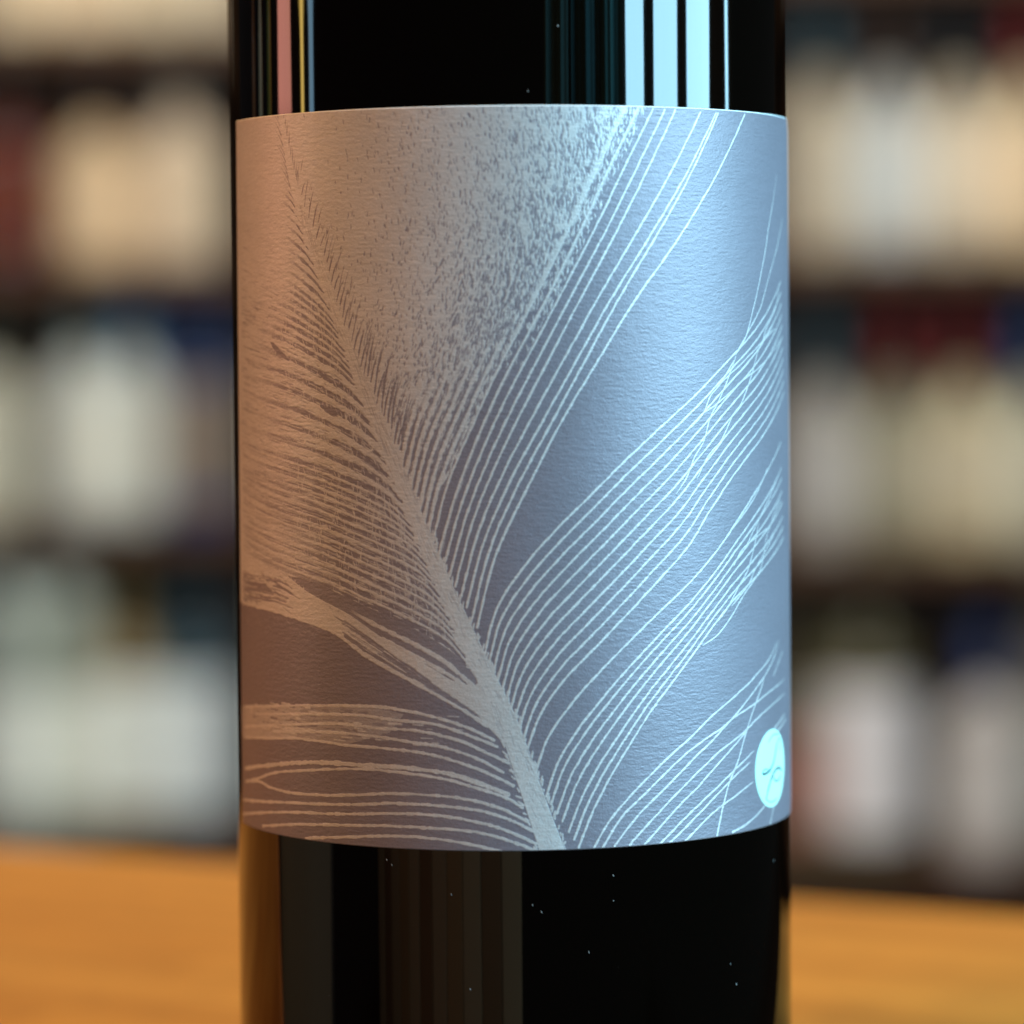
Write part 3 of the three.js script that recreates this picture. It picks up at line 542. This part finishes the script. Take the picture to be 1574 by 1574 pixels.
const hero = thing('wine_bottle', 'large dark glossy wine bottle in the foreground with a silver grey feather label', 'wine bottle');
{
  const P = [];
  const put = (r, y) => P.push([r, y]);
  put(0.0005, 0.018); put(0.012, 0.014); put(0.024, 0.0045); put(0.030, 0.0008); put(0.033, 0); put(0.0356, 0.0012); put(0.0369, 0.0045);
  for (let y = 0.009; y <= 0.1951; y += 0.0031) put(R, y);
  for (let k = 1; k <= 16; k++) { const a = k / 16; put(mix(R, 0.0148, a * a * (3 - 2 * a)), mix(0.1985, 0.236, a)); }
  put(0.0143, 0.262); put(0.0138, 0.288); put(0.0152, 0.2895); put(0.0152, 0.2955); put(0.0140, 0.297); put(0.0105, 0.2972); put(0.0095, 0.290);
  const g = new THREE.LatheGeometry(P.map((q) => new THREE.Vector2(...q)), 320), p = g.attributes.position;
  for (let i = 0; i < p.count; i++) {                        // moulded glass is never quite true
    const x = p.getX(i), y = p.getY(i), z = p.getZ(i), rr = Math.hypot(x, z);
    if (rr < 0.03 || y < 0.006) continue;
    const a = Math.atan2(x, z), c = Math.cos(a), s = Math.sin(a);
    const k = 1 + (0.000034 * (noise(c * 4.2 + 9, s * 4.2 + y * 16, 61) - 0.5) + 0.000018 * (noise(c * 9 + 20, s * 9 + y * 30, 62) - 0.5)) / rr;
    p.setX(i, x * k); p.setZ(i, z * k);
  }
  g.computeVertexNormals();
  const n = g.attributes.normal, rows = P.length;             // close the seam of the lathe
  for (let j = 0; j < rows; j++) { const e = 320 * rows + j; for (const q of [j, e]) n.setXYZ(q, n.getX(j) + n.getX(e), (n.getY(j) + n.getY(e)), n.getZ(j) + n.getZ(e)); }
  g.rotateY(Math.PI);
  mesh('glass_body', g, new THREE.MeshPhysicalMaterial({ color: rgb(0.0012, 0.0007, 0.0004), roughness: 0.035, ior: 1.52 }), hero);
  mesh('capsule', new THREE.LatheGeometry([[0.0146, 0.240], [0.0149, 0.2405], [0.0146, 0.262], [0.0142, 0.287], [0.0156, 0.2895], [0.0156, 0.2965], [0.0146, 0.2985], [0.0005, 0.2987]].map((q) => new THREE.Vector2(...q)), 64), new THREE.MeshPhysicalMaterial({ color: rgb(0.02, 0.02, 0.022), roughness: 0.4, metalness: 0.3 }), hero);
}
// label: a sheet on the glass with a thin pale cut edge
const sLeft = (h) => mix(-48.3, -46.7, (h - H0) / (H1 - H0));
function sRight(h) { const c = 3, e = 54.6, d = Math.max(0, c - Math.min(h - H0, H1 - h)); return e - (c - Math.sqrt(Math.max(0, c * c - d * d))); }
function wrap(rows, nx, radius, uvOf) {                       // rows: [h, inset, lift]
  const pos = [], uv = [], idx = [], nr = rows.length;
  rows.forEach(([h, inset, lift]) => {
    for (let i = 0; i <= nx; i++) {
      const s = mix(sLeft(h) + inset, sRight(h) - inset, i / nx), a = s / 37.5, rr = radius + lift;
      pos.push(rr * Math.sin(a), h / 1000, rr * Math.cos(a)); uv.push(...uvOf(s, h));
    }
  });
  for (let j = 0; j < nr - 1; j++) for (let i = 0; i < nx; i++) { const b = j * (nx + 1) + i; idx.push(b, b + 1, b + nx + 1, b + 1, b + nx + 2, b + nx + 1); }
  const g = new THREE.BufferGeometry();
  g.setAttribute('position', new THREE.Float32BufferAttribute(pos, 3)); g.setAttribute('uv', new THREE.Float32BufferAttribute(uv, 2));
  g.setIndex(idx); g.computeVertexNormals();
  return g;
}
const uvLabel = (s, h) => [(s - S0) / (S1 - S0), (h - HB) / (HT - HB)];
const hs = [];
for (let k = 0; k <= 8; k++) hs.push(H0 + 0.12 + 3 * (1 - Math.cos(k / 8 * Math.PI / 2)));
for (let k = 1; k < 40; k++) hs.push(mix(H0 + 3.12, H1 - 3.12, k / 40));
for (let k = 8; k >= 0; k--) hs.push(H1 - 0.12 - 3 * (1 - Math.cos(k / 8 * Math.PI / 2)));
const label = mesh('label', wrap(hs.map((h) => [h, 0, 0]), 220, LABEL_R, uvLabel), labelPaper, hero);
{
  const top = wrap([[H1 - 0.12, 0, 0], [H1, 0.1, -0.00008]], 220, LABEL_R, uvLabel), foot = wrap([[H0, 0.1, -0.00008], [H0 + 0.12, 0, 0]], 220, LABEL_R, uvLabel);
  const side = (f, out) => {
    const pos = [], idx = [];
    hs.forEach((h, i) => { for (const [o, l] of [[0, 0], [out * 0.14, -0.00009]]) { const a = (f(h) + o) / 37.5, rr = LABEL_R + l; pos.push(rr * Math.sin(a), h / 1000, rr * Math.cos(a)); } if (i) { const b = i * 2; idx.push(b - 2, b - 1, b, b - 1, b + 1, b); } });
    const g = new THREE.BufferGeometry();
    g.setAttribute('position', new THREE.Float32BufferAttribute(pos, 3)); g.setAttribute('uv', new THREE.Float32BufferAttribute(new Float32Array(pos.length / 3 * 2), 2)); g.setIndex(idx); g.computeVertexNormals();
    return g;
  };
  mesh('paper_edge', top, paperEdge, label);
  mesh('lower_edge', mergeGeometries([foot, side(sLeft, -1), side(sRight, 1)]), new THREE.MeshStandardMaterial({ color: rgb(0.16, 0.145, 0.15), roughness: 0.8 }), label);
}
// round seal with a monogram, low on the right of the label
{
  const N = 512, c = document.createElement('canvas'); c.width = c.height = N;
  const g = c.getContext('2d');
  g.fillStyle = '#bfe8d6'; g.fillRect(0, 0, N, N);
  const pen = (w, color, q) => {                              // smooth line through points given as fractions of the seal
    g.strokeStyle = color; g.lineWidth = w; g.lineCap = g.lineJoin = 'round'; g.beginPath(); g.moveTo(q[0][0] * N, q[0][1] * N);
    for (let i = 1; i < q.length - 1; i++) g.quadraticCurveTo(q[i][0] * N, q[i][1] * N, (q[i][0] + q[i + 1][0]) / 2 * N, (q[i][1] + q[i + 1][1]) / 2 * N);
    g.lineTo(q[q.length - 1][0] * N, q[q.length - 1][1] * N); g.stroke();
  };
  const deep = '#134a50', faint = '#4f9492';
  pen(7, faint, [[0.37, 0.15], [0.46, 0.09], [0.56, 0.075], [0.66, 0.08], [0.74, 0.1]]);
  pen(9, faint, [[0.77, 0.29], [0.83, 0.19], [0.74, 0.13], [0.65, 0.23]]);
  pen(16, deep, [[0.66, 0.21], [0.60, 0.32], [0.56, 0.40], [0.48, 0.48], [0.37, 0.53], [0.23, 0.55], [0.19, 0.53]]);
  pen(8, faint, [[0.19, 0.53], [0.18, 0.50], [0.30, 0.48], [0.44, 0.545]]);
  pen(16, deep, [[0.84, 0.57], [0.79, 0.53], [0.70, 0.515], [0.58, 0.54], [0.48, 0.60], [0.40, 0.68], [0.34, 0.77]]);
  pen(11, deep, [[0.345, 0.76], [0.30, 0.84], [0.285, 0.87]]);
  pen(10, deep, [[0.50, 0.59], [0.54, 0.65], [0.63, 0.685], [0.74, 0.675], [0.81, 0.63]]);
  pen(7, faint, [[0.285, 0.86], [0.34, 0.91], [0.50, 0.935], [0.65, 0.905]]);
  const t = new THREE.CanvasTexture(c); t.colorSpace = THREE.SRGBColorSpace;
  const cs = 42.1, ch = 59.4, rad = 5.15, nr = 6, na = 56, pos = [], uv = [], idx = [];
  const point = (q, a, lift) => {
    const s = cs + q * Math.cos(a), h = ch + q * Math.sin(a), th = s / 37.5, rr = LABEL_R + lift;
    pos.push(rr * Math.sin(th), h / 1000, rr * Math.cos(th)); uv.push(0.5 + 0.5 * Math.cos(a) * q / rad, 0.5 + 0.5 * Math.sin(a) * q / rad);
  };
  for (let j = 0; j <= nr + 1; j++) for (let i = 0; i <= na; i++) point(j > nr ? rad : (rad - 0.05) * j / nr, i / na * 2 * Math.PI, j > nr ? -0.00002 : 0.0001);
  for (let j = 0; j <= nr; j++) for (let i = 0; i < na; i++) { const b = j * (na + 1) + i; idx.push(b, b + na + 1, b + 1, b + 1, b + na + 1, b + na + 2); }
  const q = new THREE.BufferGeometry();
  q.setAttribute('position', new THREE.Float32BufferAttribute(pos, 3)); q.setAttribute('uv', new THREE.Float32BufferAttribute(uv, 2)); q.setIndex(idx); q.computeVertexNormals();
  const m = mesh('seal', q, new THREE.MeshPhysicalMaterial({ map: t, roughness: 0.5 }), label);
  m.userData.label = 'pale round seal with a looping handwritten monogram';
}
// dust on the glass
{
  const bits = [];
  const fleck = (s, h, l, w, a) => { const g = new THREE.SphereGeometry(1, 6, 4); g.scale(w / 2000, l / 2000, 0.00004); g.rotateZ(a); g.translate(0, h / 1000, R + 0.00002); g.rotateY(s / 37.4); bits.push(g); };
  for (const [s, h, l, w, a] of DUST) fleck(s, h, l * 0.8, w * 0.7, a);
  for (let k = 0; k < 5; k++) fleck(mix(-50, 50, rnd()), rnd() < 0.6 ? mix(22, 51, rnd()) : mix(146, 170, rnd()), mix(0.06, 0.16, rnd()), mix(0.05, 0.09, rnd()), rnd() * 3);
  const m = mesh('dust', mergeGeometries(bits), new THREE.MeshStandardMaterial({ color: rgb(0.19, 0.19, 0.18), roughness: 0.9 }), hero);
  m.userData.kind = 'stuff';
}
renderer.render(scene, camera);
